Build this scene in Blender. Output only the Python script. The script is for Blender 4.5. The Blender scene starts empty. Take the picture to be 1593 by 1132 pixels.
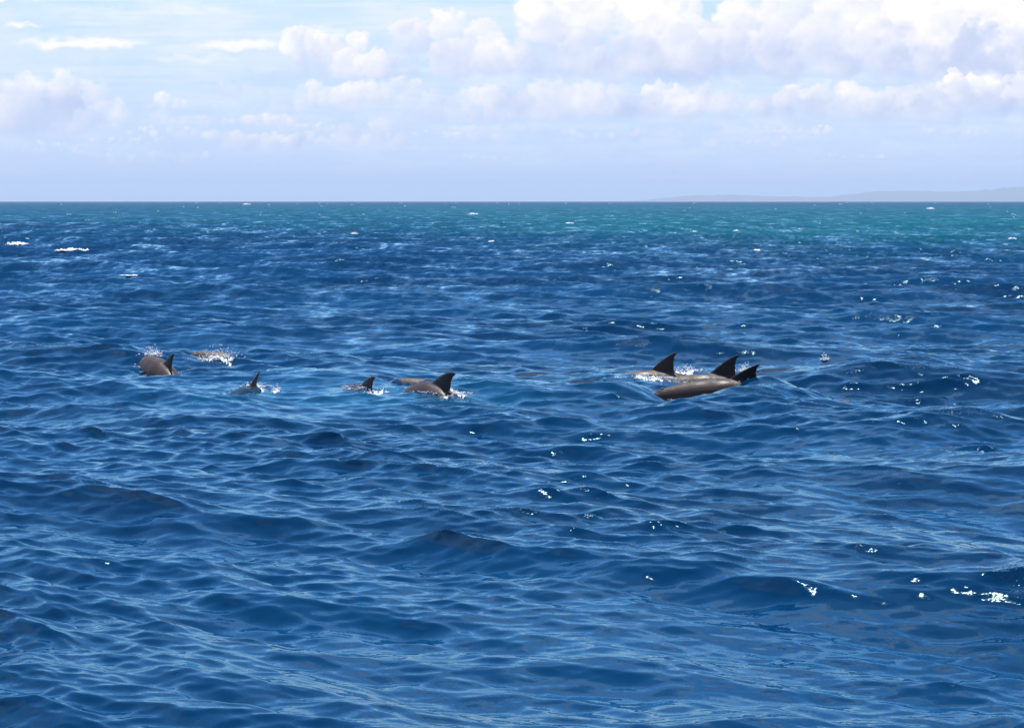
import bpy, bmesh, math, random
import numpy as np
from mathutils import Vector, Matrix

random.seed(7)
C = bpy.context.scene.collection
sc = bpy.context.scene
R = math.radians

# ------------------------------------------------------------------ camera
F = 3761.0                      # focal length in photo pixels (85 mm on 36 mm, 1593 px wide)
CAM_H = 2.4
CX, CY, HORY = 796.5, 566.0, 313.0
TILT = math.atan((CY - HORY) / F)
cam = bpy.data.cameras.new('camera')
cam.lens = 85.0
cam.sensor_width = 36.0
cam.clip_start = 0.2
cam.clip_end = 200000.0
camo = bpy.data.objects.new('camera', cam)
C.objects.link(camo)
camo.location = (0, 0, CAM_H)
camo.rotation_euler = (R(90) - TILT, 0, 0)
sc.camera = camo

# ------------------------------------------------------------------ light
SUN_EL, SUN_AZ = 66.0, -6.0     # azimuth clockwise from the view direction (+Y)
sun = bpy.data.lights.new('sun', 'SUN')
sun.energy = 4.4
sun.angle = R(0.53)
sun.color = (1.0, 0.95, 0.88)
suno = bpy.data.objects.new('sun', sun)
C.objects.link(suno)
sd = Vector((math.sin(R(SUN_AZ)) * math.cos(R(SUN_EL)), math.cos(R(SUN_AZ)) * math.cos(R(SUN_EL)), math.sin(R(SUN_EL))))
suno.rotation_euler = (-sd).to_track_quat('-Z', 'Y').to_euler()
suno.location = (0, 0, 60)

sc.view_settings.view_transform = 'Standard'
sc.view_settings.look = 'None'
sc.view_settings.exposure = 0.46
sc.view_settings.gamma = 1.0
sc.view_settings.use_curve_mapping = False
sc.cycles.use_denoising = True
try:
    sc.cycles.denoising_prefilter = 'ACCURATE'
except Exception:
    pass
sc.cycles.max_bounces = 5
sc.cycles.diffuse_bounces = 2
sc.cycles.glossy_bounces = 3
sc.cycles.transmission_bounces = 2
sc.cycles.transparent_max_bounces = 6
sc.cycles.volume_bounces = 0
sc.cycles.caustics_reflective = False
sc.cycles.caustics_refractive = False
sc.cycles.sample_clamp_indirect = 4.0
sc.cycles.sample_clamp_direct = 2.5

# ------------------------------------------------------------------ noise helper (numpy value noise)
def vnoise(x, y, seed):
    xi = np.floor(x).astype(np.int64); yi = np.floor(y).astype(np.int64)
    fx = x - xi; fy = y - yi
    fx = fx * fx * fx * (fx * (fx * 6 - 15) + 10); fy = fy * fy * fy * (fy * (fy * 6 - 15) + 10)
    def h(a, b):
        n = (a * 374761393 + b * 668265263 + seed * 974634777) & 0xFFFFFFFF
        n = ((n ^ (n >> 13)) * 1274126177) & 0xFFFFFFFF
        n = (n ^ (n >> 16)) & 0xFFFFFFFF
        return n.astype(np.float64) / 4294967295.0
    a = h(xi, yi); b = h(xi + 1, yi); c = h(xi, yi + 1); d = h(xi + 1, yi + 1)
    return (a * (1 - fx) + b * fx) * (1 - fy) + (c * (1 - fx) + d * fx) * fy

def fbm(x, y, seed, octv=5, gain=0.5):
    s = 0.0; a = 1.0; t = 0.0
    for k in range(octv):
        s = s + a * vnoise(x * 2 ** k + 17.3 * k, y * 2 ** k - 9.1 * k, seed + k)
        t += a; a *= gain
    return s / t

def sstep(a, b, x):
    t = np.clip((x - a) / (b - a), 0, 1)
    return t * t * (3 - 2 * t)

# ------------------------------------------------------------------ the cloud bank low over the horizon
# computed as radiance per direction: puffs of cumulus lit from the upper left, from far (low) to near (high)
SX0, SX1, SY0, SY1 = -420, 2020, -220, 315      # photo-pixel-sized units of tan(angle) * F
W, H = SX1 - SX0, SY1 - SY0
gy, gx = np.mgrid[SY0:SY1, SX0:SX1].astype(np.float64)
rs = np.random.RandomState(11)
wx = (fbm(gx / 26, gy / 26, 3, 5, 0.6) - 0.5)
wy = (fbm(gx / 26, gy / 26, 43, 5, 0.6) - 0.5)
soft = fbm(gx / 70, gy / 40, 91, 4)
col = np.zeros((H, W, 3)); alp = np.zeros((H, W))
WHITE = np.array((0.91, 0.85, 0.81)); SHADE = np.array((0.42, 0.485, 0.67))

def comp(sl, a, c):
    col[sl] = col[sl] * (1 - a[..., None]) + c * a[..., None]
    alp[sl] = alp[sl] * (1 - a) + a

def puff(px, py, r, hf, a, dim, edge=0.6, base=None, light=1.0):
    m = r * 1.7
    x0, x1 = int(max(px - m, SX0)), int(min(px + m, SX1 - 1)); y0, y1 = int(max(py - m, SY0)), int(min(py + m, SY1 - 1))
    if x1 - x0 < 2 or y1 - y0 < 2: return
    sl = (slice(y0 - SY0, y1 - SY0), slice(x0 - SX0, x1 - SX0))
    k = min(r * 1.5, 40)
    dx = (gx[sl] - px + wx[sl] * k) / r; dy = (gy[sl] - py + wy[sl] * k) / r
    d2 = dx * dx + dy * dy
    d = np.sqrt(d2)
    # crisp on the sunlit upper side, ragged and soft below
    ed = edge * np.clip(0.75 + 0.75 * dy, 0.30, 1.25)
    al = sstep(1.0, np.clip(1.0 - ed, 0, .95), d) * a
    if base is not None: al = al * sstep(base + 12, base - 16, gy[sl] + 14 * wy[sl])
    nz = np.sqrt(np.clip(1 - d2, 0, 1))
    lum = -0.40 * dx - 0.60 * dy + 0.30 * nz
    t = np.clip(0.30 + 0.52 * lum * light + 0.75 * (hf - 0.35) + 0.7 * (soft[sl] - 0.5) + 0.5 * (wx[sl]), 0, 1) * dim
    c = SHADE + (WHITE - SHADE) * t[..., None]
    comp(sl, al, c)

def cumulus(x0, x1, yt, yb, a=0.8, dim=1.0, n=None, lean=0.0, edge=0.6, nl=None, light=1.0):
    w, h = x1 - x0, yb - yt
    n = n or int(10 + w * h / 420)
    ps = []
    nl = nl or max(1, int(round(w / max(h, 1) * 0.75)))
    lobes = [(x0 + w * (k + 0.5 + rs.uniform(-.25, .25)) / nl, rs.uniform(0.55, 1.0)) for k in range(nl)]
    for i in range(n):
        lx, lh = lobes[i % nl]
        u = max(-1.1, min(1.1, rs.normal(0, 0.5)))
        top = lh * math.sqrt(max(0.05, 1 - u * u / 1.25))
        v = top * rs.uniform(0, 1) ** 0.6
        r = h * (0.13 + 0.27 * (1 - v)) * rs.uniform(0.5, 1.4)
        px = lx + u * w / nl * 0.8 + lean * v * h
        py = yb - r * 0.35 - v * (h - r * 1.25)
        ps.append((v + rs.uniform(-.4, .4), px, py, max(r, 4.0), v))
    ps.sort(key=lambda q: -q[0])
    for _, px, py, r, v in ps:
        puff(px, py, r, v, a * rs.uniform(0.45, 1.0), dim * rs.uniform(.85, 1.1), edge * rs.uniform(.7, 1.3), yb, light)

# thin high veil and streaks
veil = fbm(gx / 330 + 0.4 * wx, gy / 42 + 0.6 * wy, 201, 5)
veil2 = fbm(gx / 150, gy / 11, 301, 5, .6)
veil3 = fbm(gx / 60 + wx, gy / 26 + wy, 401, 5, .6)
hi = sstep(335, 40, gy)
av = np.clip((veil - 0.40) * 2.4, 0, 1) * 0.5 * hi + np.clip((veil2 - 0.46) * 3.0, 0, 1) * 0.6 * (0.5 + 0.5 * hi) + np.clip((veil3 - .47) * 2.5, 0, 1) * .65 * sstep(312, 190, gy) * (0.55 + 0.45 * sstep(40, 150, gy))
comp((slice(0, H), slice(0, W)), np.clip(av, 0, .8), np.array((0.655, 0.70, 0.81)) * np.ones((H, W, 1)))

def streak(px, py, w, h, a):
    d = ((gx - px) / w) ** 2 + ((gy - py + 16 * wy + 5 * (fbm(gx / 40, gy * 0, 77, 3) - .5)) / h) ** 2
    al = sstep(1.0, 0.1, d) * a * np.clip(-0.35 + 2.2 * fbm(gx / 26 + wx, gy / 8 + wy, 55, 5, .6), 0, 1)
    c = np.array((0.86, 0.82, 0.80)) * np.ones((H, W, 1))
    comp((slice(0, H), slice(0, W)), np.clip(al, 0, 1), c)
# far, low and pale banks first
for (a0, a1, t, b, al) in ((-380, -60, 150, 225, .3), (540, 650, 176, 228, .34), (690, 850, 186, 214, .3), (1040, 1120, 184, 208, .3), (1480, 1640, 196, 224, .2),
                           (50, 210, 184, 212, .3), (250, 340, 180, 206, .25), (405, 480, 163, 200, .38), (1700, 1990, 150, 215, .3), (920, 1010, 196, 214, .2), (330, 420, 120, 160, .22), (1160, 1420, 196, 216, .2), (1200, 1420, 226, 240, .12), (200, 600, 222, 246, .12)):
    cumulus(a0, a1, t, b, al, 0.75)
for k in range(24):
    x_ = rs.uniform(-100, 1650); y_ = rs.uniform(190, 262); w_ = rs.uniform(60, 190)
    cumulus(x_, x_ + w_, y_ - w_ * rs.uniform(.1, .22), y_, rs.uniform(.45, .8), 1.0, edge=.9)
# left hand mass
cumulus(-420, -120, 90, 200, .4, .8)
cumulus(-150, 90, 110, 215, .40, .78, nl=2)
cumulus(20, 140, 106, 182, .5, 0.9, lean=.25, nl=2)
cumulus(125, 215, 146, 204, .45, .85)
cumulus(232, 284, 136, 176, .55, 1.0, nl=1)
streak(0, -3, 75, 9, 1.0); streak(130, 69, 120, 13, 1.0); streak(40, 42, 34, 6, .8); streak(375, 72, 84, 11, .85); streak(505, 52, 55, 14, .6); streak(300, 92, 90, 8, .4); streak(-180, 60, 160, 12, .6); streak(230, 20, 200, 14, .3)
# second row, half hidden by the air
for (a0, a1, t, b, al, dm) in ((465, 580, 122, 180, .5, .95), (590, 690, 114, 166, .42, .95), (690, 820, 126, 192, .5, .95), (820, 980, 112, 192, .45, .85), (980, 1095, 114, 186, .62, 1.05),
                               (1090, 1200, 148, 190, .4, .85), (1190, 1320, 120, 184, .52, .92), (1295, 1370, 126, 188, .5, .9), (1360, 1465, 122, 196, .62, .95), (1460, 1620, 100, 172, .7, 1.05), (1600, 1900, 100, 186, .6, .9)):
    cumulus(a0, a1, t, b, al, dm)
# big bank: each heap is a few broad domes with smaller heads budding from their sunlit side
def heap(x0, x1, yt, yb, domes, dim=1.0, a=.9, buds=5, hb=0.0):
    h = yb - yt
    for (fx, fy, fr) in domes:                 # fractions of the heap: position, height of centre, radius / h
        px, py, r = x0 + fx * (x1 - x0), yb - fy * h, fr * h
        hv = min(1.0, fy * .85 + fr * .25 + hb)
        puff(px, py, r, hv * .95, a, dim, .42, yb)
        for k in range(buds):
            an = rs.uniform(-.2, math.pi + .35)
            rr = r * rs.uniform(.22, .5); q = r * rs.uniform(.45, .82)
            by = py - q * math.sin(an)
            puff(px - q * math.cos(an), by, rr, max(0, min(1.05, (yb - by) / h * .95 + .06 + hb)), a * rs.uniform(.45, .85), dim * rs.uniform(.92, 1.08), .6, yb)
cumulus(1385, 1660, -90, 132, .75, 1.05, n=60, nl=3)
heap(1385, 1640, -60, 134, ((.15, .75, .40), (.5, .85, .45), (.85, .8, .45), (.18, .38, .34), (.45, .42, .34), (.75, .35, .34)), 1.05, hb=.22)
cumulus(800, 1410, 56, 128, .75, .62, n=80, nl=8, edge=.9)
cumulus(600, 815, 76, 128, .55, .6, n=30, nl=3, edge=.9)
cumulus(440, 630, 84, 132, .5, .6, n=26, nl=3, edge=.9)
cumulus(1640, 1980, -90, 130, .75, 1.0, n=90)
heap(600, 760, 20, 118, ((.25, .55, .38), (.62, .72, .36), (.95, .55, .36)), 1.0, .7)
heap(655, 815, 52, 128, ((.3, .42, .52), (.72, .48, .50)), .88, .8)
heap(438, 600, 44, 120, ((.16, .62, .42), (.42, .5, .45), (.72, .72, .26)), 1.1, .78)
heap(500, 625, 66, 134, ((.35, .4, .5), (.7, .45, .5)), .85, .8)
cumulus(1040, 1150, 14, 124, .6, .88, n=26, nl=2)
heap(1120, 1400, -34, 124, ((.12, .5, .30), (.38, .68, .40), (.7, .68, .38)), 1.0, .85)
heap(1150, 1405, 10, 128, ((.18, .42, .38), (.5, .5, .48), (.82, .42, .46)), .86, .85, 4)
heap(815, 1080, -40, 120, ((.14, .5, .36), (.4, .7, .42), (.68, .74, .38), (.86, .55, .30)), 1.08, .85)
heap(850, 1130, 14, 126, ((.2, .32, .36), (.5, .36, .42), (.8, .45, .48)), .86, .85, 4)
cumulus(850, 1130, 80, 130, .3, .45, n=18, nl=3)
cumulus(640, 820, -200, -40, .7, 1.0, n=40); cumulus(1150, 1600, -240, -60, .8, 1.0, n=60)
for k in range(22): puff(rs.uniform(820, 1060), rs.uniform(-30, 40), rs.uniform(16, 40), .9, .25, 1.1, .9)
for k in range(22): puff(rs.uniform(1390, 1640), rs.uniform(-30, 60), rs.uniform(20, 50), .95, .3, 1.05, .9)
heap(990, 1085, 116, 182, ((.35, .5, .44), (.65, .3, .4)), 1.12, .7)
heap(1362, 1460, 124, 192, ((.35, .45, .42), (.66, .42, .44)), 1.0, .7)
heap(1195, 1305, 124, 178, ((.3, .55, .42), (.65, .4, .42)), .98, .6)
heap(1303, 1362, 126, 180, ((.45, .5, .5),), .98, .65)
heap(1450, 1610, 104, 166, ((.2, .5, .42), (.5, .55, .48), (.8, .5, .45)), 1.25, .75)
heap(690, 810, 126, 182, ((.35, .4, .42), (.65, .45, .4)), .95, .5)
heap(470, 570, 124, 170, ((.25, .5, .42), (.6, .4, .4)), 1.0, .5)
heap(600, 665, 116, 150, ((.3, .5, .4), (.75, .5, .34)), 1.05, .5)
heap(840, 960, 118, 180, ((.25, .5, .4), (.65, .5, .4)), .85, .5)
heap(0, 135, 108, 180, ((.75, .62, .34), (.3, .55, .4)), 1.0, .4)
# the grey-blue puff in front of the white bank
for i in range(40):
    u, v = rs.uniform(-1, 1), rs.uniform(0, 1)
    puff(1518 + u * 40 * math.sqrt(1 - .6 * v * v), 108 - v * 54, rs.uniform(9, 22), 0.2, .4, .42, .7, light=.5)
alp = np.clip(alp, 0, 1)
# what the low air washes out of the bank's base
rgba = np.zeros((H, W, 4), np.float32)
den = np.maximum(alp, 1e-4)[..., None]
rgba[..., :3] = np.where(alp[..., None] > 1e-3, col / den, SHADE)
edge = sstep(SX0, SX0 + 260, gx) * sstep(SX1, SX1 - 260, gx) * sstep(SY0, SY0 + 90, gy)
rgba[..., 3] = alp * edge
img = bpy.data.images.new('cloud_bank', W, H, alpha=True, float_buffer=True)
img.colorspace_settings.name = 'Non-Color'
img.alpha_mode = 'CHANNEL_PACKED'
img.pixels.foreach_set(np.ascontiguousarray(rgba[::-1]).ravel())
img.update()
img.pack()

class NT:
    """small node-tree writer"""
    def __init__(self, tree):
        self.t = tree; tree.nodes.clear()
    def n(self, typ, **kw):
        nd = self.t.nodes.new(typ)
        for k, v in kw.items():
            if k == 'inp':
                for i, val in v.items():
                    if isinstance(val, bpy.types.NodeSocket): self.t.links.new(val, nd.inputs[i])
                    else: nd.inputs[i].default_value = val
            else: setattr(nd, k, v)
        return nd
    def math(self, op, a, b=0.0, c=None, clamp=False):
        i = {0: a, 1: b}
        if c is not None: i[2] = c
        return self.n('ShaderNodeMath', operation=op, use_clamp=clamp, inp=i).outputs[0]
    def vec(self, op, a, b=None):
        i = {0: a}
        if b is not None: i[1] = b
        nd = self.n('ShaderNodeVectorMath', operation=op, inp=i)
        return nd.outputs['Value'] if op in ('DOT_PRODUCT', 'LENGTH') else nd.outputs[0]
    def mix(self, f, a, b):
        nd = self.n('ShaderNodeMix', data_type='RGBA', clamp_factor=True)
        for i, v in ((0, f), (6, a), (7, b)):
            if isinstance(v, bpy.types.NodeSocket): self.t.links.new(v, nd.inputs[i])
            else: nd.inputs[i].default_value = v
        return nd.outputs[2]
    def ramp(self, v, a, b, lo=0.0, hi=1.0):
        nd = self.n('ShaderNodeMapRange', interpolation_type='SMOOTHSTEP', inp={0: v, 1: a, 2: b, 3: lo, 4: hi})
        return nd.outputs[0]
    def noise(self, vec, scale, detail=3.0, rough=0.5):
        return self.n('ShaderNodeTexNoise', inp={'Vector': vec, 'Scale': scale, 'Detail': detail, 'Roughness': rough})

world = bpy.data.worlds.new('World')
sc.world = world
world.use_nodes = True
w = NT(world.node_tree)
SKY_STRENGTH = 0.13
sky = w.n('ShaderNodeTexSky', sky_type='NISHITA', sun_disc=False, sun_elevation=R(SUN_EL), sun_rotation=R(SUN_AZ), altitude=0.0, air_density=1.0, dust_density=0.0, ozone_density=10.0)
tc = w.n('ShaderNodeTexCoord').outputs['Generated']
sep = w.n('ShaderNodeSeparateXYZ', inp={0: tc})
dx, dy, dz = sep.outputs
ydiv = w.math('MAXIMUM', dy, 0.02)
tx = w.math('DIVIDE', dx, ydiv); tz = w.math('DIVIDE', dz, ydiv)
U = w.math('DIVIDE', w.math('SUBTRACT', w.math('MULTIPLY_ADD', tx, F, CX), SX0), W)
V = w.math('DIVIDE', w.math('SUBTRACT', SY1 - HORY, w.math('MULTIPLY', tz, -F)), H)
uv = w.n('ShaderNodeCombineXYZ', inp={0: U, 1: V, 2: 0.0}).outputs[0]
ti = w.n('ShaderNodeTexImage', image=img, interpolation='Cubic', extension='CLIP', inp={0: uv})
fwd = w.math('GREATER_THAN', dy, 0.05)
aimg = w.math('MULTIPLY', ti.outputs['Alpha'], fwd)
# the same broken cloud cover carried over the rest of the sky, as a layer at one height
zc = w.math('ADD', w.math('MAXIMUM', dz, 0.0), 0.10)
cu = w.n('ShaderNodeCombineXYZ', inp={0: w.math('DIVIDE', dx, zc), 1: w.math('DIVIDE', dy, zc), 2: 0.0}).outputs[0]
n1 = w.noise(cu, 1.1, 6.0, 0.55).outputs['Fac']
cov = w.ramp(n1, 0.49, 0.64)
up = w.ramp(dz, 0.045, 0.11)
acl = w.math('MULTIPLY', w.math('MULTIPLY', cov, up), 0.75)
k = 1.0 / SKY_STRENGTH
ccol = w.mix(w.ramp(n1, 0.52, 0.74), (0.80 * k, 0.78 * k, 0.80 * k, 1), (0.52 * k, 0.58 * k, 0.72 * k, 1))
# moist air: a pale blue-white veil thickening towards the horizon all the way round
vl = w.ramp(dz, 0.0, 0.25, 0.93, 0.0)
veiled = w.mix(vl, sky.outputs[0], (0.45 * k, 0.55 * k, 0.765 * k, 1))
base = w.mix(acl, veiled, ccol)
sc_img = w.vec('SCALE', ti.outputs['Color']); sc_img.node.inputs['Scale'].default_value = k
out = w.mix(aimg, base, sc_img)
bg = w.n('ShaderNodeBackground', inp={0: out, 1: SKY_STRENGTH})
w.n('ShaderNodeOutputWorld', inp={0: bg.outputs[0]})

# ------------------------------------------------------------------ materials
def mat(name):
    m = bpy.data.materials.new(name); m.use_nodes = True
    return m, NT(m.node_tree)

def make_water():
    m, t = mat('sea_water')
    geo = t.n('ShaderNodeNewGeometry')
    P = geo.outputs['Position']; N = geo.outputs['Normal']
    lost = t.n('ShaderNodeAttribute', attribute_name='fine_slope').outputs['Fac']
    film = t.n('ShaderNodeAttribute', attribute_name='film').outputs['Fac']
    sp = t.n('ShaderNodeSeparateXYZ', inp={0: P})
    # unresolved ripples: slopes from noise, in metres
    def slope(sx, sy, detail, seed):
        v = t.n('ShaderNodeCombineXYZ', inp={0: t.math('MULTIPLY', sp.outputs[0], sx), 1: t.math('MULTIPLY', sp.outputs[1], sy), 2: seed}).outputs[0]
        c = t.noise(v, 1.0, detail, 0.6).outputs['Color']
        s = t.vec('SUBTRACT', c, (0.5, 0.5, 0.5))
        return t.vec('MULTIPLY', s, (1, 1, 0))
    s_near = slope(50.0, 66.0, 2.0, 1.7)
    s_mid = slope(2.6, 1.5, 4.0, 5.1)
    s_far = slope(0.55, 0.07, 5.0, 9.3)
    crest = t.n('ShaderNodeAttribute', attribute_name='crest').outputs['Fac']
    a = t.vec('SCALE', s_near); t.t.links.new(t.math('MULTIPLY_ADD', crest, 1.05, 0.15), a.node.inputs['Scale'])
    b = t.vec('SCALE', s_mid); t.t.links.new(t.math('MULTIPLY', lost, 5.5), b.node.inputs['Scale'])
    c = t.vec('SCALE', s_far); t.t.links.new(t.math('MULTIPLY', t.math('POWER', lost, 2.0), 24.0), c.node.inputs['Scale'])
    # the steep lee faces of the unresolved waves look down-wind, towards -Y
    l2 = t.math('POWER', lost, 2.0)
    lee = t.n('ShaderNodeCombineXYZ', inp={0: t.math('MULTIPLY', l2, -1.2), 1: t.math('MULTIPLY', l2, -6.0), 2: 0.0}).outputs[0]
    nrm = t.vec('NORMALIZE', t.vec('ADD', t.vec('ADD', t.vec('ADD', N, a), t.vec('ADD', b, c)), lee))
    # water colour: deep blue, turquoise over the pale shallows far out (more to the right), plankton variation
    dist = sp.outputs[1]
    n = t.noise(t.n('ShaderNodeCombineXYZ', inp={0: t.math('MULTIPLY', sp.outputs[0], 0.02), 1: t.math('MULTIPLY', dist, 0.006), 2: 0.0}).outputs[0], 1.0, 3.0).outputs['Fac']
    shift = t.math('MULTIPLY_ADD', t.math('SUBTRACT', n, 0.5), 260.0, dist)
    shift = t.math('MULTIPLY_ADD', sp.outputs[0], 1.3, shift)
    sh = t.math('MULTIPLY', t.ramp(shift, 85.0, 290.0), t.ramp(dist, 700.0, 2600.0, 1.0, 0.25))
    side = t.ramp(t.math('DIVIDE', sp.outputs[0], t.math('MAXIMUM', dist, 5.0)), -0.22, 0.06, 0.55, 1.0)
    pn = t.noise(t.n('ShaderNodeCombineXYZ', inp={0: t.math('MULTIPLY', sp.outputs[0], 0.035), 1: t.math('MULTIPLY', dist, 0.009), 2: 4.0}).outputs[0], 1.0, 4.0).outputs['Fac']
    sh = t.math('MULTIPLY', t.math('MULTIPLY', sh, side), t.ramp(pn, 0.32, 0.62, 0.6, 1.0))
    n2 = t.noise(P, 0.12, 3.0).outputs['Fac']
    deep = t.mix(t.ramp(n2, 0.35, 0.65), (0.0, 0.0205, 0.063, 1), (0.0, 0.031, 0.090, 1))
    # water full of fine bubbles where the pod has churned it
    pd = t.vec('LENGTH', t.vec('MULTIPLY', t.vec('SUBTRACT', P, (-2.0, 30.2, 0.0)), (0.22, 0.30, 0.0)))
    deep = t.mix(t.math('MULTIPLY', t.ramp(pd, 1.0, 0.15), t.ramp(t.noise(P, 0.9, 3.0).outputs['Fac'], 0.35, 0.62)), deep, (0.0, 0.052, 0.115, 1))
    colr = t.mix(sh, deep, (0.0, 0.080, 0.105, 1))
    body = t.n('ShaderNodeBsdfDiffuse', inp={'Color': colr, 'Roughness': 0.0})
    gl = t.n('ShaderNodeBsdfGlossy', distribution='GGX', inp={'Color': (0.60, 0.91, 1.0, 1), 'Roughness': 0.035, 'Normal': nrm})
    fr = t.n('ShaderNodeFresnel', inp={'IOR': 1.34, 'Normal': nrm})
    bs = t.n('ShaderNodeMixShader', inp={0: fr.outputs[0], 1: body.outputs[0], 2: gl.outputs[0]})
    tr = t.n('ShaderNodeBsdfTransparent', inp={0: (0.75, 0.86, 0.95, 1)})
    mx = t.n('ShaderNodeMixShader', inp={0: film, 1: bs.outputs[0], 2: tr.outputs[0]})
    t.n('ShaderNodeOutputMaterial', inp={0: mx.outputs[0]})
    return m
M_WATER = make_water()

def make_skin():
    m, t = mat('dolphin_skin')
    tone = t.n('ShaderNodeAttribute', attribute_name='tone').outputs['Fac']
    co = t.n('ShaderNodeTexCoord').outputs['Object']
    n = t.noise(co, 5.0, 5.0, 0.6).outputs['Fac']
    st = t.n('ShaderNodeMapping', inp={0: co, 3: (3, 30, 30)}).outputs[0]
    n2 = t.noise(st, 1.4, 4.0).outputs['Fac']
    base = t.mix(tone, (0.088, 0.055, 0.046, 1), (0.011, 0.008, 0.008, 1))
    base = t.mix(t.ramp(n, 0.35, 0.75, 0.0, 0.35), base, (0.05, 0.034, 0.03, 1))
    base = t.mix(t.ramp(n2, 0.66, 0.72, 0.0, 0.28), base, (0.12, 0.095, 0.09, 1))
    rg = t.ramp(n, 0.3, 0.7, 0.38, 0.62)
    bmp = t.n('ShaderNodeBump', inp={'Strength': 0.3, 'Distance': 0.02, 'Height': t.noise(co, 11.0, 4.0).outputs['Fac']})
    bs = t.n('ShaderNodeBsdfPrincipled', inp={'Base Color': base, 'Roughness': rg, 'IOR': 1.33, 'Specular IOR Level': 0.35, 'Normal': bmp.outputs[0], 'Coat Weight': 0.0, 'Coat Roughness': 0.16})
    t.n('ShaderNodeOutputMaterial', inp={0: bs.outputs[0]})
    return m
M_SKIN = make_skin()

def make_dark():
    m, t = mat('wet_black')
    co = t.n('ShaderNodeTexCoord').outputs['Object']
    c = t.mix(t.noise(co, 40.0).outputs['Fac'], (0.006, 0.005, 0.005, 1), (0.02, 0.016, 0.015, 1))
    bs = t.n('ShaderNodeBsdfPrincipled', inp={'Base Color': c, 'Roughness': 0.15})
    t.n('ShaderNodeOutputMaterial', inp={0: bs.outputs[0]})
    return m
M_DARK = make_dark()

def make_foam():
    m, t = mat('sea_foam')
    P = t.n('ShaderNodeNewGeometry').outputs['Position']
    c = t.mix(t.noise(P, 9.0, 4.0).outputs['Fac'], (0.62, 0.68, 0.74, 1), (0.88, 0.88, 0.86, 1))
    bs = t.n('ShaderNodeBsdfPrincipled', inp={'Base Color': c, 'Roughness': 0.5, 'IOR': 1.33, 'Subsurface Weight': 0.0})
    t.n('ShaderNodeOutputMaterial', inp={0: bs.outputs[0]})
    return m
M_FOAM = make_foam()

def make_land():
    m, t = mat('wooded_hill')
    P = t.n('ShaderNodeNewGeometry').outputs['Position']
    c = t.mix(t.noise(P, 0.004, 5.0).outputs['Fac'], (0.035, 0.055, 0.03, 1), (0.075, 0.09, 0.05, 1))
    bs = t.n('ShaderNodeBsdfPrincipled', inp={'Base Color': c, 'Roughness': 0.9})
    t.n('ShaderNodeOutputMaterial', inp={0: bs.outputs[0]})
    return m
M_LAND = make_land()

# ------------------------------------------------------------------ mesh helpers
def grid_mesh(name, co, nr, nc):
    me = bpy.data.meshes.new(name)
    idx = np.arange(nr * nc, dtype=np.int32).reshape(nr, nc)
    q = np.stack((idx[:-1, :-1], idx[:-1, 1:], idx[1:, 1:], idx[1:, :-1]), -1).reshape(-1, 4)
    me.vertices.add(nr * nc); me.vertices.foreach_set('co', np.ascontiguousarray(co, np.float32).ravel())
    me.loops.add(q.size); me.loops.foreach_set('vertex_index', q.ravel())
    me.polygons.add(len(q))
    me.polygons.foreach_set('loop_start', np.arange(0, q.size, 4, dtype=np.int32))
    me.polygons.foreach_set('use_smooth', np.ones(len(q), bool))
    me.update(calc_edges=True)
    return me

def fattr(me, name, val):
    a = me.attributes.new(name, 'FLOAT', 'POINT')
    a.data.foreach_set('value', np.ascontiguousarray(val, np.float32).ravel())

def project(co):
    """world points -> photo pixels"""
    v = co - np.array((0, 0, CAM_H))
    ct, st = math.cos(TILT), math.sin(TILT)
    depth = v[..., 1] * ct - v[..., 2] * st
    upv = v[..., 1] * st + v[..., 2] * ct
    return CX + F * v[..., 0] / depth, CY - F * upv / depth

def ray(px, py):
    ct, st = math.cos(TILT), math.sin(TILT)
    a, b = (px - CX) / F, (CY - py) / F
    return np.array((a, ct + b * st, -st + b * ct))

def at(px, py, z=0.0):
    d = ray(px, py); s = (z - CAM_H) / d[2]
    return np.array((d[0] * s, d[1] * s, z))

# ------------------------------------------------------------------ the sea
hf = CAM_H * F * 1024 / 1593
rows = [-20000, -1500, -100, -12, 0, 4, 6.5]
y = 8.5
while y < 26500:
    rows.append(y)
    y += max(0.011, y * y / hf * (0.46 - 0.14 * min(1.0, max(0.0, (y - 16) / 10)))) if y < 500 else max(y * y / hf * 0.46, y * 0.06)
rows.append(27000)
yr = np.array(rows)
nfine = 770
uf = np.linspace(-0.262, 0.262, nfine)
uc = 0.262 + np.array([.004, .012, .03, .07, .15, .35, .8, 1.8, 4.0])
ucol = np.concatenate((-uc[::-1], uf, uc))
wr = np.where(yr < 8.5, np.maximum(np.abs(yr) + 3, 11.5), yr + 3)
X0 = (ucol[None, :] * wr[:, None]).astype(np.float32)
Y0 = np.repeat(yr[:, None], len(ucol), 1).astype(np.float32)
NR, NC = X0.shape
dyr = np.gradient(yr); dxr = wr * (uf[1] - uf[0])
Z = np.zeros_like(X0); DX = np.zeros_like(X0); DY = np.zeros_like(X0)
inside = (sstep(0.55, 0.27, np.abs(ucol))).astype(np.float32)[None, :]
lostvar = np.zeros(NR)
POD_XY = []
for (px_, py_) in ((255, 580), (345, 575), (400, 600), (570, 606), (690, 615), (645, 596), (840, 590), (920, 598), (1030, 588), (1110, 598), (1060, 610), (1215, 582)):
    POD_XY.append(at(px_, py_))
calm = np.ones_like(X0)
for c_ in POD_XY:
    calm *= (1 - 0.55 * np.exp(-((X0 - c_[0]) / 1.2) ** 2 - ((Y0 - c_[1]) / 1.6) ** 2)).astype(np.float32)
calm = np.maximum(calm, 0.22)
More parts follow.
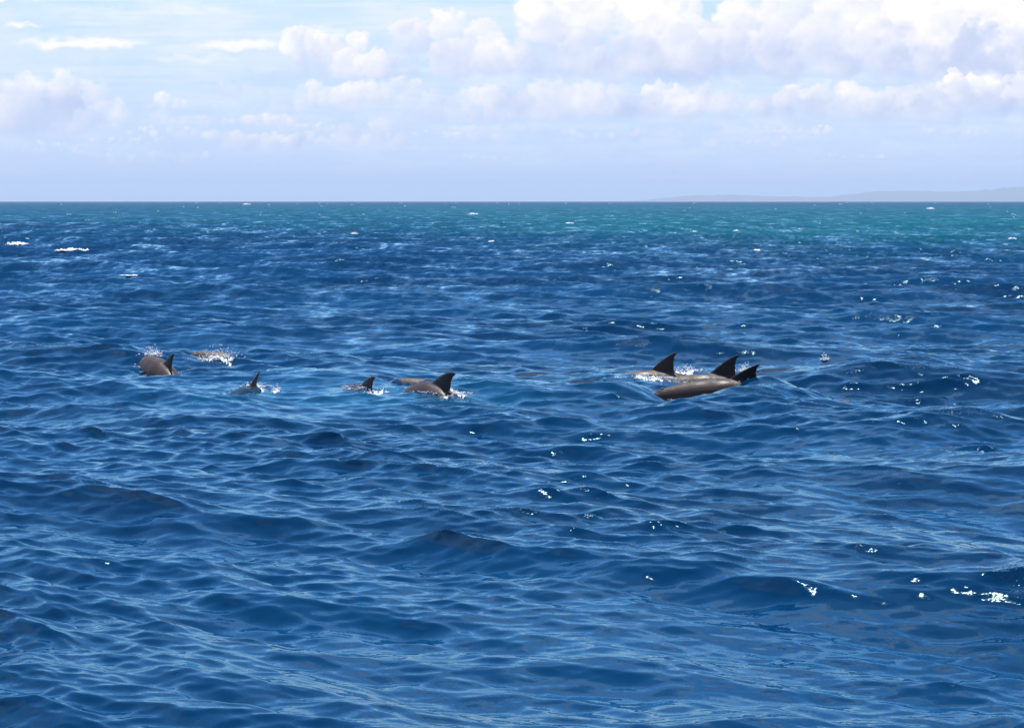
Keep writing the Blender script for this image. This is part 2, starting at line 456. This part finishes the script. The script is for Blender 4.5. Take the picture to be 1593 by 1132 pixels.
LEVELS = [(998, 612, .12), (985, 612, .10), (245, 576, -.06), (325, 556, -.15), (394, 604, -.02), (556, 610, .025), (660, 617, .035), (646, 596, 0), (832, 587, .035), (905, 598, .035), (1000, 589, .05), (1020, 589, .025), (1095, 594, -.02), (1030, 612, -.055), (1090, 612, -.012), (1015, 626, -.01), (1075, 626, .035), (1045, 642, .02), (1110, 642, 0.04), (1135, 612, .05), (1172, 612, .10), (1205, 612, .16), (1213, 581, .035)]
gust = (0.68 + 0.62 * sstep(0.28, 0.72, fbm(X0 / 3.6, Y0 / 6.0, 5, 4))).astype(np.float32)
wrng = np.random.RandomState(23)
NW = 230
lam = 15.0 * (0.075 / 15.0) ** (np.arange(NW) / (NW - 1.0))
lam = lam * np.exp(wrng.uniform(-.5, .5, NW) * math.log(200.0) / NW)
TOT_SLOPE2 = 0.060
oct_per = math.log2(15 / 0.075) / NW
wgt = np.where(lam > 5.5, (5.5 / lam) ** 2.4, 1.0) * np.where(lam < 0.30, (lam / 0.30) ** 0.6, 1.0) * np.where((lam > 0.14) & (lam < 0.9), 2.1, 1.0) * np.where(lam > 2.6, 0.8, 1.0)
sl2 = TOT_SLOPE2 * wgt / wgt.sum()
WDIR = -118.0                    # degrees, direction the waves run (towards the camera and to the left)
for i in range(NW):
    L = lam[i]; kk = 2 * math.pi / L
    spread = 22 + 9 * min(1.0, max(0.0, math.log2(8 / L) / 5))
    th = R(WDIR + wrng.normal(0, spread))
    cx, sy = math.cos(th), math.sin(th)
    amp = math.sqrt(2 * sl2[i]) / kk
    step = np.abs(sy) * dyr + np.abs(cx) * dxr
    fade = sstep(2.0, 3.6, L / np.maximum(step, 1e-6))
    lostvar += sl2[i] * (1 - fade ** 2)
    use = np.nonzero((fade > 0.004) & (yr >= 6) & (yr < 6000))[0]
    ph = wrng.uniform(0, 6.283)
    if len(use) == 0: continue
    r0, r1 = use[0], use[-1] + 1
    arg = (kk * cx) * X0[r0:r1] + (kk * sy) * Y0[r0:r1] + np.float32(ph)
    A = (amp * fade[r0:r1, None]).astype(np.float32)
    if L < 1.2: A = A * gust[r0:r1]
    if L > 1.0: A = A * calm[r0:r1]
    q = 1.1 if L > 1.2 else 0.8
    Z[r0:r1] += A * np.cos(arg)
    s = np.sin(arg) * (A * q)
    DX[r0:r1] -= s * cx; DY[r0:r1] -= s * sy
# swells that the photograph shows by the pod: (pixel, distance, length along crest, width, height)
def swell(px, py, halfw, depth, hgt, skew=0.0):
    c = at(px, py)
    ex = (X0 - c[0]); ey = (Y0 - c[1] - skew * ex)
    g = np.exp(-(ex / halfw) ** 2 - (ey / depth) ** 2) * hgt
    return g.astype(np.float32)
Z += swell(1222, 622, 0.8, 0.62, 0.13, 0.25)
Z += swell(1390, 590, 1.4, 1.1, 0.19, 0.2)
Z += swell(815, 638, 0.42, 0.45, 0.13, 0.2)
Z += swell(1480, 668, 1.0, 0.9, 0.16, 0.5)
# keep the level of the water right at each animal where the photograph has it
for it in range(3):
    for (px_, py_, want) in LEVELS:
        c_ = at(px_, py_)
        g_ = np.exp(-((X0 - c_[0]) / .45) ** 2 - ((Y0 - c_[1]) / .8) ** 2)
        m_ = g_ > .3
        cur = float((Z[m_] * g_[m_]).sum() / g_[m_].sum())
        Z += (g_ * (want - cur) * .8).astype(np.float32)
# parasitic capillary ripples ride on the steep crests, in patches
ZS = Z / max(1e-4, float(Z[(yr > 9) & (yr < 60)].std()))
CREST = sstep(0.75, 1.9, ZS) * sstep(0.50, 0.64, fbm(X0 / 0.8, Y0 / 1.6, 640, 3))
Z *= inside; DX *= inside; DY *= inside
SEA = np.stack((X0 + DX, Y0 + DY, Z), -1).astype(np.float64)
pxs, pys = project(SEA[7:, 9:-9])
SUBV = SEA[7:, 9:-9]
VIS = pys <= np.minimum.accumulate(pys, axis=0) + 0.05

def sea_at_pixel(px, py):
    """the nearest point of the built sea seen at that place of the photograph"""
    m = (np.abs(pxs - px) < 2.2) & (np.abs(pys - py) < 1.6) & VIS
    if not m.any():
        m = (np.abs(pxs - px) < 6) & (np.abs(pys - py) < 8) & VIS
    if not m.any(): return at(px, py)
    c = SUBV[m]
    return c[np.argmin(c[:, 1])]

def sea_z(x, yv):
    """height of the built sea at a ground point"""
    r = np.searchsorted(yr, yv); r0, r1 = max(0, r - 14), min(NR, r + 14)
    sub = SEA[r0:r1].reshape(-1, 3)
    d = (sub[:, 0] - x) ** 2 + ((sub[:, 1] - yv)) ** 2
    return sub[np.argmin(d), 2]

# ------------------------------------------------------------------ dolphins
def loft(bm, rings):
    vs = [[bm.verts.new(p) for p in r] for r in rings]
    n = len(vs[0])
    for a, b in zip(vs[:-1], vs[1:]):
        for i in range(n):
            bm.faces.new((a[i], a[(i + 1) % n], b[(i + 1) % n], b[i]))
    bm.faces.new(vs[0][::-1]); bm.faces.new(vs[-1])

def interp(tab, s):
    return np.interp(s, [q[0] for q in tab], [q[1] for q in tab])

FIN_S = 1.32                   # station of the fin's middle, metres behind the beak tip
def dolphin_mesh():
    bm = bmesh.new()
    half_w = [(0, .012), (.04, .030), (.15, .048), (.19, .066), (.25, .100), (.35, .138), (.55, .185), (.8, .215), (1.1, .222), (1.4, .19), (1.7, .135), (2.0, .078), (2.25, .042), (2.42, .030), (2.5, .02)]
    top = [(0, -.055), (.04, -.032), (.15, -.014), (.175, .012), (.21, .075), (.26, .122), (.33, .152), (.42, .170), (.6, .203), (.85, .230), (1.1, .240), (1.4, .215), (1.7, .160), (2.0, .100), (2.25, .058), (2.42, .035), (2.5, .015)]
    bot = [(0, -.075), (.04, -.088), (.15, -.100), (.3, -.145), (.55, -.195), (.85, -.225), (1.1, -.225), (1.4, -.185), (1.7, -.125), (2.0, -.075), (2.25, -.045), (2.42, -.03), (2.5, -.01)]
    st = np.concatenate((np.linspace(0, .4, 30), np.linspace(.44, 2.5, 52)))
    sm = lambda tab, s: np.mean([interp(tab, s + d) for d in (-.02, -.01, 0, .01, .02)])
    rings = []
    for s in st:
        w_, t_, b_ = sm(half_w, s), sm(top, s), sm(bot, s)
        cz, hz = (t_ + b_) / 2, (t_ - b_) / 2
        ring = []
        for a in np.linspace(0, 2 * math.pi, 28, endpoint=False):
            ring.append((-s, w_ * math.cos(a), cz + hz * math.sin(a)))
        rings.append(ring)
    loft(bm, rings)
    def foil(stations, axis):
        # stations: (leading edge, trailing edge, spanwise pos, thickness, other offset)
        rings = []
        for le, te, sp_, th, off in stations:
            ring = []
            for k in range(20):
                a = 2 * math.pi * k / 20
                c = 0.5 - 0.5 * math.cos(a)
                th_ = th * math.sin(a) * (1.25 - 0.75 * c)
                xx = -(le + (te - le) * c)
                ring.append((xx, th_, sp_) if axis == 'z' else ((xx, sp_, off + th_)))
            rings.append(ring)
        loft(bm, rings)
    # falcate dorsal fin
    foil([(1.06, 1.49, .15, .040, 0), (1.10, 1.475, .20, .034, 0), (1.155, 1.463, .25, .027, 0), (1.215, 1.458, .30, .023, 0), (1.275, 1.458, .35, .019, 0),
          (1.335, 1.467, .395, .016, 0), (1.39, 1.483, .435, .013, 0), (1.435, 1.502, .463, .010, 0), (1.475, 1.517, .480, .007, 0)], 'z')
    for sgn in (1, -1):
        # flukes
        foil([(2.28, 2.48, .0, .022, 0), (2.33, 2.52, sgn * .08, .020, 0), (2.40, 2.56, sgn * .16, .015, 0), (2.47, 2.60, sgn * .24, .011, 0), (2.55, 2.625, sgn * .31, .007, 0)], 'y')
        # flippers
        foil([(.50, .68, sgn * .12, .024, -.12), (.56, .72, sgn * .22, .020, -.16), (.65, .78, sgn * .32, .014, -.20), (.75, .83, sgn * .40, .009, -.23)], 'y')
    bmesh.ops.recalc_face_normals(bm, faces=bm.faces)
    me = bpy.data.meshes.new('dolphin_cage'); bm.to_mesh(me); bm.free()
    ob = bpy.data.objects.new('dolphin_cage', me); C.objects.link(ob)
    md = ob.modifiers.new('remesh', 'REMESH'); md.mode = 'VOXEL'; md.voxel_size = 0.013; md.use_smooth_shade = True
    s = ob.modifiers.new('smooth', 'SMOOTH'); s.factor = 0.5; s.iterations = 3
    dg = bpy.context.evaluated_depsgraph_get()
    me2 = bpy.data.meshes.new_from_object(ob.evaluated_get(dg))
    bpy.data.objects.remove(ob); bpy.data.meshes.remove(me)
    me2.name = 'dolphin'
    return me2
BASE = dolphin_mesh()
bn = len(BASE.vertices)
BCO = np.empty(bn * 3, np.float32); BASE.vertices.foreach_get('co', BCO); BCO = BCO.reshape(-1, 3).astype(np.float64)
bs_ = -BCO[:, 0]
fin_mask = sstep(.185, .265, BCO[:, 2] + 0 * bs_) * (bs_ > 1.0) * (bs_ < 1.56) * sstep(.10, .04, np.abs(BCO[:, 1]))
cape = sstep(.02, .21, BCO[:, 2])
tone = np.clip(0.12 + 0.33 * cape + 0.9 * fin_mask + 0.25 * (bs_ > 2.3), 0, 1)
BASE.attributes.new('tone', 'FLOAT', 'POINT').data.foreach_set('value', tone.astype(np.float32))
BASE.materials.clear(); BASE.materials.append(M_SKIN)
BASE.polygons.foreach_set('use_smooth', np.ones(len(BASE.polygons), bool))

def bend(co, arch, fin_lean, size):
    """arch the spine about the fin and lean the fin tip; co in local metres"""
    p = co.copy()
    d = (-p[:, 0] - FIN_S)
    lean = np.clip((p[:, 2] - .2) / .28, 0, 1.2) * ((-p[:, 0] > 1.0) & (-p[:, 0] < 1.56))
    p[:, 1] += fin_lean[0] * lean ** 1.4
    p[:, 0] -= fin_lean[1] * lean ** 1.3
    p[:, 2] -= fin_lean[2] * lean ** 1.3
    if abs(arch) > 1e-4:
        rad = 1.0 / arch
        ang = d / rad
        z = p[:, 2]
        nx = -(rad + z) * np.sin(ang); nz = (rad + z) * np.cos(ang) - rad
        p[:, 0] = nx - FIN_S; p[:, 2] = nz
    p[:, 0] += FIN_S                   # origin under the fin, on the spine
    return p * size

eye_me = None
def blob_mesh(name, r, material, sub=2):
    bm = bmesh.new(); bmesh.ops.create_icosphere(bm, subdivisions=sub, radius=1.0)
    for v in bm.verts: v.co = Vector((v.co.x * r[0], v.co.y * r[1], v.co.z * r[2]))
    for f in bm.faces: f.smooth = True
    me = bpy.data.meshes.new(name); bm.to_mesh(me); bm.free(); me.materials.append(material)
    return me
EYE = blob_mesh('eye', (.016, .008, .012), M_DARK)
BLOW = blob_mesh('blowhole', (.018, .030, .008), M_DARK)

POD = 'dolphins of the pod travelling at the surface'
placed = []
def dolphin(label, px, py, wpy, yaw, pitch=0, roll=0, size=1.0, arch=0.12, lean=(0, 0, 0), film=False, top=False):
    """px,py: where the back at the foot of the fin (or with top: the highest part of the body) shows; wpy: line on the level sea that gives the distance;
    yaw: 0 = heading left across the view, 90 = away"""
    d = at(px, wpy)[1]
    rr = ray(px, py); tgt = np.array((rr[0] / rr[1] * d, d, CAM_H + rr[2] / rr[1] * d))
    me = BASE.copy(); me.name = 'dolphin'
    me.attributes['tone'].data.foreach_set('value', (tone * (1 - 0.32 * ((len(placed) * 0.618) % 1.0) * fin_mask) + 0.10 * math.sin(len(placed) * 2.1)).clip(0, 1).astype(np.float32))
    p = bend(BCO, arch, lean, size)
    me.vertices.foreach_set('co', p.astype(np.float32).ravel()); me.update()
    ob = bpy.data.objects.new('dolphin', me); C.objects.link(ob)
    # local +X is forward; heading left = -X world
    rot = Matrix.Rotation(R(180 - yaw), 4, 'Z') @ Matrix.Rotation(R(-pitch), 4, 'Y') @ Matrix.Rotation(R(roll), 4, 'X')
    r3 = np.array(rot.to_3x3())
    q = p @ r3.T
    anchor = q[np.argmax(q[:, 2])] if top else r3 @ np.array((0, 0, 0.222 * size))
    off = tgt - anchor
    ob.matrix_world = Matrix.Translation(off) @ rot
    ob['label'] = label; ob['category'] = 'dolphin'; ob['group'] = POD
    def child(nm, mesh, local):
        c = bpy.data.objects.new(nm, mesh); C.objects.link(c); c.parent = ob
        c.location = bend(np.array([local], float), arch, (0, 0, 0), size)[0]; c.scale = (size,) * 3
    child('eye', EYE, (-.31, .118, .0)); child('eye', EYE, (-.31, -.118, .0))
    child('blowhole', BLOW, (-.36, 0, .161))
    placed.append((ob, q + off, film))
    return ob

dolphin('pale brown dolphin at far left heading away, blowing white spray beside its small dark fin', 262, 570, 576, 64, pitch=13, roll=4, size=.94, arch=.12)
dolphin('dolphin under churned white water left of the thin edge-on fin, only its brown back awash', 318, 546, 556, 14, pitch=16, roll=48, size=.95, film=True, top=True)
dolphin('dolphin showing a thin blade-like fin seen almost edge on, white splash at its base', 394, 601, 604, -76, pitch=0, size=.8, roll=-12, film=True)
dolphin('small dolphin with a slim curved fin and short rounded back, third fin from the left', 571, 605, 610, 62, pitch=11, size=.88, arch=.8, lean=(0, -.10, 0))
dolphin('dolphin with tall dark upright fin and smooth rounded brown back in mid pod', 688, 602, 617, 57, pitch=12, size=1.06, arch=.95, lean=(0, -.16, 0))
dolphin('pale submerged dolphin just behind the tall upright middle fin, back barely awash', 646, 588, 596, 20, pitch=14, roll=50, size=.9, film=True, top=True)
dolphin('submerged dolphin in the gap between middle and right fins, dark back awash', 832, 579, 587, 8, pitch=13, roll=52, size=.9, film=True, top=True)
dolphin('submerged dolphin nosing towards the right-hand trio, faint brown back under ripples', 905, 592, 598, 6, pitch=12, roll=-50, size=.95, film=True, top=True)
dolphin('farthest dolphin of the right-hand trio, curved fin in profile and low back with froth', 1032, 577, 589, 4, pitch=-1.5, size=1.0, arch=.14)
dolphin('middle dolphin of the right-hand trio, tall broad black fin above a long low back', 1126, 583, 594, 6, pitch=0, size=1.08, arch=.12)
dolphin('nearest dolphin of the right-hand trio, head and glossy back out, fin swept back', 1158, 591, 612, 5, pitch=0.0, roll=-9, size=1.05, arch=.10, lean=(0, .07, .06))
dolphin('submerged dolphin trailing behind the right-hand trio, dark back under a wave', 1213, 573, 581, 10, pitch=13, roll=48, size=.95, film=True, top=True)

# the film of water over backs that are just awash
film_attr = np.zeros((NR, NC), np.float32)
for ob, wp, film in placed:
    if not film: continue
    cell = 0.03
    x0, y0 = wp[:, 0].min() - .1, wp[:, 1].min() - .1
    nx, ny = int((np.ptp(wp[:, 0]) + .2) / cell) + 1, int((np.ptp(wp[:, 1]) + .2) / cell) + 1
    hm = np.full((nx, ny), -9.0)
    near_fin = wp[:, 2]
    np.maximum.at(hm, (((wp[:, 0] - x0) / cell).astype(int), ((wp[:, 1] - y0) / cell).astype(int)), np.where((tone > .75), -9, wp[:, 2]))
    m = (SEA[..., 0] > x0 + .05) & (SEA[..., 0] < x0 + (nx - 2) * cell) & (SEA[..., 1] > y0 + .05) & (SEA[..., 1] < y0 + (ny - 2) * cell)
    ix = ((SEA[..., 0][m] - x0) / cell).astype(int); iy = ((SEA[..., 1][m] - y0) / cell).astype(int)
    t = hm[ix, iy] - SEA[..., 2][m]
    wgt_ = sstep(-.13, -.02, t) * (t < 0.5)
    hug = hm[ix, iy] + 0.010 + 0.02 * (fbm(SEA[..., 0][m] * 9, SEA[..., 1][m] * 5, 71, 3) - .42)
    zz = SEA[..., 2][m]
    SEA[..., 2][m] = zz + (hug - zz) * wgt_ * (t < .06)
    film_attr[m] = np.maximum(film_attr[m], wgt_ * 0.55 * (t < .06))

sea_me = grid_mesh('sea', SEA, NR, NC)
fattr(sea_me, 'fine_slope', np.repeat(np.sqrt(lostvar)[:, None], NC, 1))
fattr(sea_me, 'film', film_attr)
fattr(sea_me, 'crest', CREST)
sea_me.materials.append(M_WATER)
sea = bpy.data.objects.new('sea', sea_me); C.objects.link(sea); sea['kind'] = 'structure'

# ------------------------------------------------------------------ foam and spray
FO = np.random.RandomState(5)
def add_ico(verts, faces, c, r, sub=1):
    t = (1 + 5 ** .5) / 2
    v = np.array([(-1, t, 0), (1, t, 0), (-1, -t, 0), (1, -t, 0), (0, -1, t), (0, 1, t), (0, -1, -t), (0, 1, -t), (t, 0, -1), (t, 0, 1), (-t, 0, -1), (-t, 0, 1)]) / 1.902
    f = [(0, 11, 5), (0, 5, 1), (0, 1, 7), (0, 7, 10), (0, 10, 11), (1, 5, 9), (5, 11, 4), (11, 10, 2), (10, 7, 6), (7, 1, 8), (3, 9, 4), (3, 4, 2), (3, 2, 6), (3, 6, 8), (3, 8, 9), (4, 9, 5), (2, 4, 11), (6, 2, 10), (8, 6, 7), (9, 8, 1)]
    b = len(verts)
    v = v * np.asarray(r) * FO.uniform(.75, 1.25, (12, 1)) + np.asarray(c)
    verts.extend(map(tuple, v)); faces.extend((a + b, q + b, e + b) for a, q, e in f)

def obj_from(name, verts, faces, material, smooth=True):
    me = bpy.data.meshes.new(name); me.from_pydata(verts, [], faces); me.materials.append(material)
    me.polygons.foreach_set('use_smooth', np.full(len(me.polygons), smooth)); me.update()
    o = bpy.data.objects.new(name, me); C.objects.link(o)
    return o

def foam_patch(verts, faces, c, L, D, Hh, seed, lacy=0.0):
    """a ragged lens of froth lying on the water round c (long axis across the view)"""
    nu, nv = 64, 13
    u, v = np.meshgrid(np.linspace(-1, 1, nu), np.linspace(-1, 1, nv), indexing='ij')
    n = fbm(u * 6 + seed * 3.1, v * 2.6 + seed, 900 + seed, 5, .75)
    n2 = fbm(u * 15 + seed, v * 7, 950 + seed, 3, .7)
    keep = (1 - (u * .98) ** 2 - (v * .9) ** 2) * .62 + (n - .5) * 2.6 - lacy
    cu = (fbm(u * 1.3 + seed, v * 0, 31, 2) - .5)
    x = c[0] + u * L / 2; yv = c[1] + v * D / 2 + cu * D * 1.6
    z = c[2] + np.clip(keep, 0, 1) * Hh * (.45 + .9 * n2) - .1 * Hh + (-(v) * .0)
    r0 = max(0, np.searchsorted(yr, yv.min() - .6)); r1 = min(NR, np.searchsorted(yr, yv.max() + .6) + 1)
    cc0 = max(0, np.searchsorted(ucol, (x.min() - .5) / (c[1] + 3)) - 4); cc1 = np.searchsorted(ucol, (x.max() + .5) / (c[1] + 3)) + 4
    sub = SEA[r0:r1, cc0:cc1].reshape(-1, 3)
    if D <= 1.6 * dyr[r0]:
        z -= .22 * Hh + .01
    elif len(sub):
        sx = (yr[min(r0 + 1, NR - 1)] - yr[r0]) / max(dxr[r0], 1e-6)
        for i_ in range(nu):
            d_ = np.abs(sub[None, :, 0] - x[i_][:, None]) * sx + np.abs(sub[None, :, 1] - yv[i_][:, None])
            z[i_] += sub[np.argmin(d_, 1), 2] - c[2]
    b = len(verts)
    verts.extend(zip(x.ravel(), yv.ravel(), z.ravel()))
    for i in range(nu - 1):
        for j in range(nv - 1):
            if (keep[i, j] + keep[i + 1, j] + keep[i, j + 1] + keep[i + 1, j + 1]) / 4 > .16:
                k_ = b + i * nv + j
                faces.append((k_, k_ + nv, k_ + nv + 1, k_ + 1))

CAPS = 'whitecaps breaking on the far sea'
def whitecap(label, px, py, wpx, hpx=4.0, seed=0):
    c = sea_at_pixel(px, py); m_px = c[1] / F
    vs, fs = [], []
    foam_patch(vs, fs, c - np.array((0, max(wpx * m_px * .4, .3) * .2, .0)), wpx * m_px, max(wpx * m_px * .4, .3), hpx * m_px * .7, seed)
    o = obj_from('whitecap', vs, fs, M_FOAM)
    o['label'] = label; o['category'] = 'whitecap'; o['group'] = CAPS
whitecap('bright white breaker cut by the left edge, sloping down to the right', 24, 373, 48, 7, 1)
whitecap('long thin bright breaker just right of the one at the left edge', 115, 389, 58, 6, 2)
whitecap('faint thin whitecap below and right of the two bright left breakers', 207, 427, 42, 2, 3)
whitecap('white breaker in the upper middle, a little above the teal strip centre', 736, 332, 18, 5, 4)
whitecap('small whitecap right of the middle breaker on the teal strip', 885, 346, 15, 4, 5)
whitecap('small bright whitecap left of centre under the dark far water', 552, 363, 12, 5, 6)
whitecap('tiny breaker on the horizon line left of centre', 385, 317, 13, 4, 7)
whitecap('small crest of foam on far right, below the hill', 1448, 324, 15, 5, 8)
whitecap('pair-like small whitecap, left one at the lower edge of turquoise water', 1077, 359, 11, 4, 9)
whitecap('pair-like small whitecap, right one at the lower edge of turquoise water', 1146, 358, 12, 5, 10)
whitecap('small whitecap near the right edge at the end of the turquoise water', 1573, 370, 13, 5, 11)
whitecap('low foam crest on the dark water right of centre, alone on its wave', 1177, 389, 15, 4, 12)
whitecap('little foam fleck on the dark water near the middle, under the teal strip', 765, 375, 14, 4, 13)
# flecks too small and too many to count
vs, fs = [], []
for k in range(70):
    px = FO.uniform(-60, 1660); py = 315.5 + 62 * FO.uniform(0, 1) ** 2.2
    c = at(px, py, .12); mp = c[1] / F
    wpx = FO.uniform(2, 8) * (.55 + (py - 313) / 80)
    for j in range(3):
        add_ico(vs, fs, (c[0] + FO.uniform(-.5, .5) * wpx * mp, c[1], c[2] + .1 * FO.uniform(0, 1)), np.array((wpx * .25 * mp, .4, FO.uniform(.3, .7) * mp)))
ff = obj_from('foam_flecks', vs, fs, M_FOAM); ff['kind'] = 'stuff'

def splash(label, px, py, wpx, hpx, n, spray=1.0, seed=0, big=1.0, thick=.03, deep=.35):
    c = sea_at_pixel(px, py); mp = c[1] / F
    vs, fs = [], []
    foam_patch(vs, fs, c + np.array((0, -.02, .012)), wpx * mp, deep, thick, seed, .22)
    o = obj_from('splash', vs, fs, M_FOAM)
    o['label'] = label; o['category'] = 'splash'; o['group'] = 'splashes thrown up by the dolphins'
    vs, fs = [], []
    for k in range(n):
        a = FO.normal(0, .28); h_ = abs(FO.normal(0, .42)) * math.exp(-abs(a) * 1.2)
        r = FO.uniform(.003, .009) * big * (1.6 if h_ < .2 else 1)
        add_ico(vs, fs, (c[0] + a * wpx * mp * spray, c[1] + FO.normal(0, .07), c[2] + h_ * hpx * mp), (r * FO.uniform(.8, 1.7), r, r * FO.uniform(.8, 1.5)))
    d = obj_from('spray_droplets', vs, fs, M_FOAM); d.parent = o; d['kind'] = 'stuff'
# bubbles and drops strung along the waterlines of the backs
vs, fs = [], []
for ob, wp, film in placed:
    if film: continue
    n_ = 0
    for k in FO.permutation(len(wp))[:2600]:
        q_ = wp[k]
        if q_[2] < -.3 or q_[2] > .25: continue
        zs = sea_z(q_[0], q_[1])
        if abs(q_[2] - zs) < .022 and n_ < 46:
            n_ += 1
            for j in range(3):
                r = FO.uniform(.003, .009)
                add_ico(vs, fs, (q_[0] + FO.normal(0, .05), q_[1] - abs(FO.normal(0, .05)), zs + FO.uniform(0, .02)), (r * FO.uniform(1, 2.6), r, r * .8))
fr_ = obj_from('froth', vs, fs, M_FOAM); fr_['kind'] = 'stuff'
splash('white puff of spray over the head of the far left dolphin', 238, 551, 26, 14, 150, seed=21, thick=.08)
splash('broad splash with droplets over the churned water left of the thin fin', 338, 561, 62, 30, 260, seed=22, thick=.07)
splash('white froth around the foot of the thin edge-on fin', 397, 601, 44, 12, 120, seed=23)
splash('few droplets behind the thin edge-on fin at its right', 432, 606, 14, 10, 30, seed=24)
splash('small fringe of drops below the third fin from the left', 585, 611, 40, 5, 50, seed=25)
splash('drops and froth around the tall upright middle fin', 706, 612, 44, 8, 80, seed=26)
splash('band of froth along the flank of the farthest dolphin of the right-hand trio', 1014, 588, 90, 7, 190, seed=27, big=.8)
splash('white water behind the fin of the farthest dolphin of the right-hand trio', 1068, 577, 50, 12, 120, seed=28)
splash('white water right behind the tall broad fin of the trio', 1160, 576, 30, 16, 110, seed=29)
splash('lone small plume of spray far right of the pod', 1282, 560, 14, 12, 60, seed=30, thick=.006, deep=.08)

# ------------------------------------------------------------------ distant land and the air
HILL_D = 25000.0
prof = [(960, 0), (1000, 2), (1030, 5), (1060, 8), (1090, 9.5), (1120, 9), (1142, 10), (1170, 8.5), (1210, 7.5), (1260, 7), (1300, 8), (1330, 11.5), (1360, 15), (1390, 16.5), (1430, 16), (1465, 14.5), (1500, 15.5), (1540, 18), (1575, 21.5), (1600, 22.5), (1680, 25), (1760, 23), (1850, 26), (1960, 20), (2080, 22), (2200, 8), (2260, 0)]
xs = np.linspace(955, 2265, 220)
hh = np.interp(xs, [q[0] for q in prof], [q[1] for q in prof])
hh = hh + (fbm(xs / 14, xs * 0, 61, 4) - .5) * 2.0 * sstep(0, 6, hh)
nd = 12
hc = np.zeros((nd, len(xs), 3))
for j in range(nd):
    v = j / (nd - 1) * 2 - 1
    s = (1 - v * v) ** .8
    d = HILL_D + v * 900
    hc[j, :, 0] = (xs - CX) / F * d; hc[j, :, 1] = d
    hc[j, :, 2] = hh / F * HILL_D * s * (.8 + .4 * fbm(xs / 9, xs * 0 + j, 66, 3)) - 6 * (abs(v) > .99)
    if j == nd // 2: hc[j, :, 2] = hh / F * HILL_D
hm_ = grid_mesh('distant_hills', hc, nd, len(xs)); hm_.materials.append(M_LAND)
ho = bpy.data.objects.new('distant_hills', hm_); C.objects.link(ho); ho['kind'] = 'structure'

bm = bmesh.new(); bmesh.ops.create_cube(bm, size=1.0)
ZB, ZT = min(float(SEA[..., 2].min()), -8) - 1.0, 225.0
for v in bm.verts:
    v.co = Vector((v.co.x * 230000, v.co.y * 60000, ZB if v.co.z < 0 else ZT))
me = bpy.data.meshes.new('haze'); bm.to_mesh(me); bm.free()
hz = bpy.data.materials.new('haze_air'); hz.use_nodes = True
t = NT(hz.node_tree)
vol = t.n('ShaderNodeVolumePrincipled', inp={'Color': (0.65, 0.80, 1.0, 1), 'Density': 7.5e-5, 'Anisotropy': 0.3})
t.n('ShaderNodeOutputMaterial', inp={1: vol.outputs[0]})
me.materials.append(hz)
hzo = bpy.data.objects.new('haze', me); C.objects.link(hzo); hzo['kind'] = 'stuff'
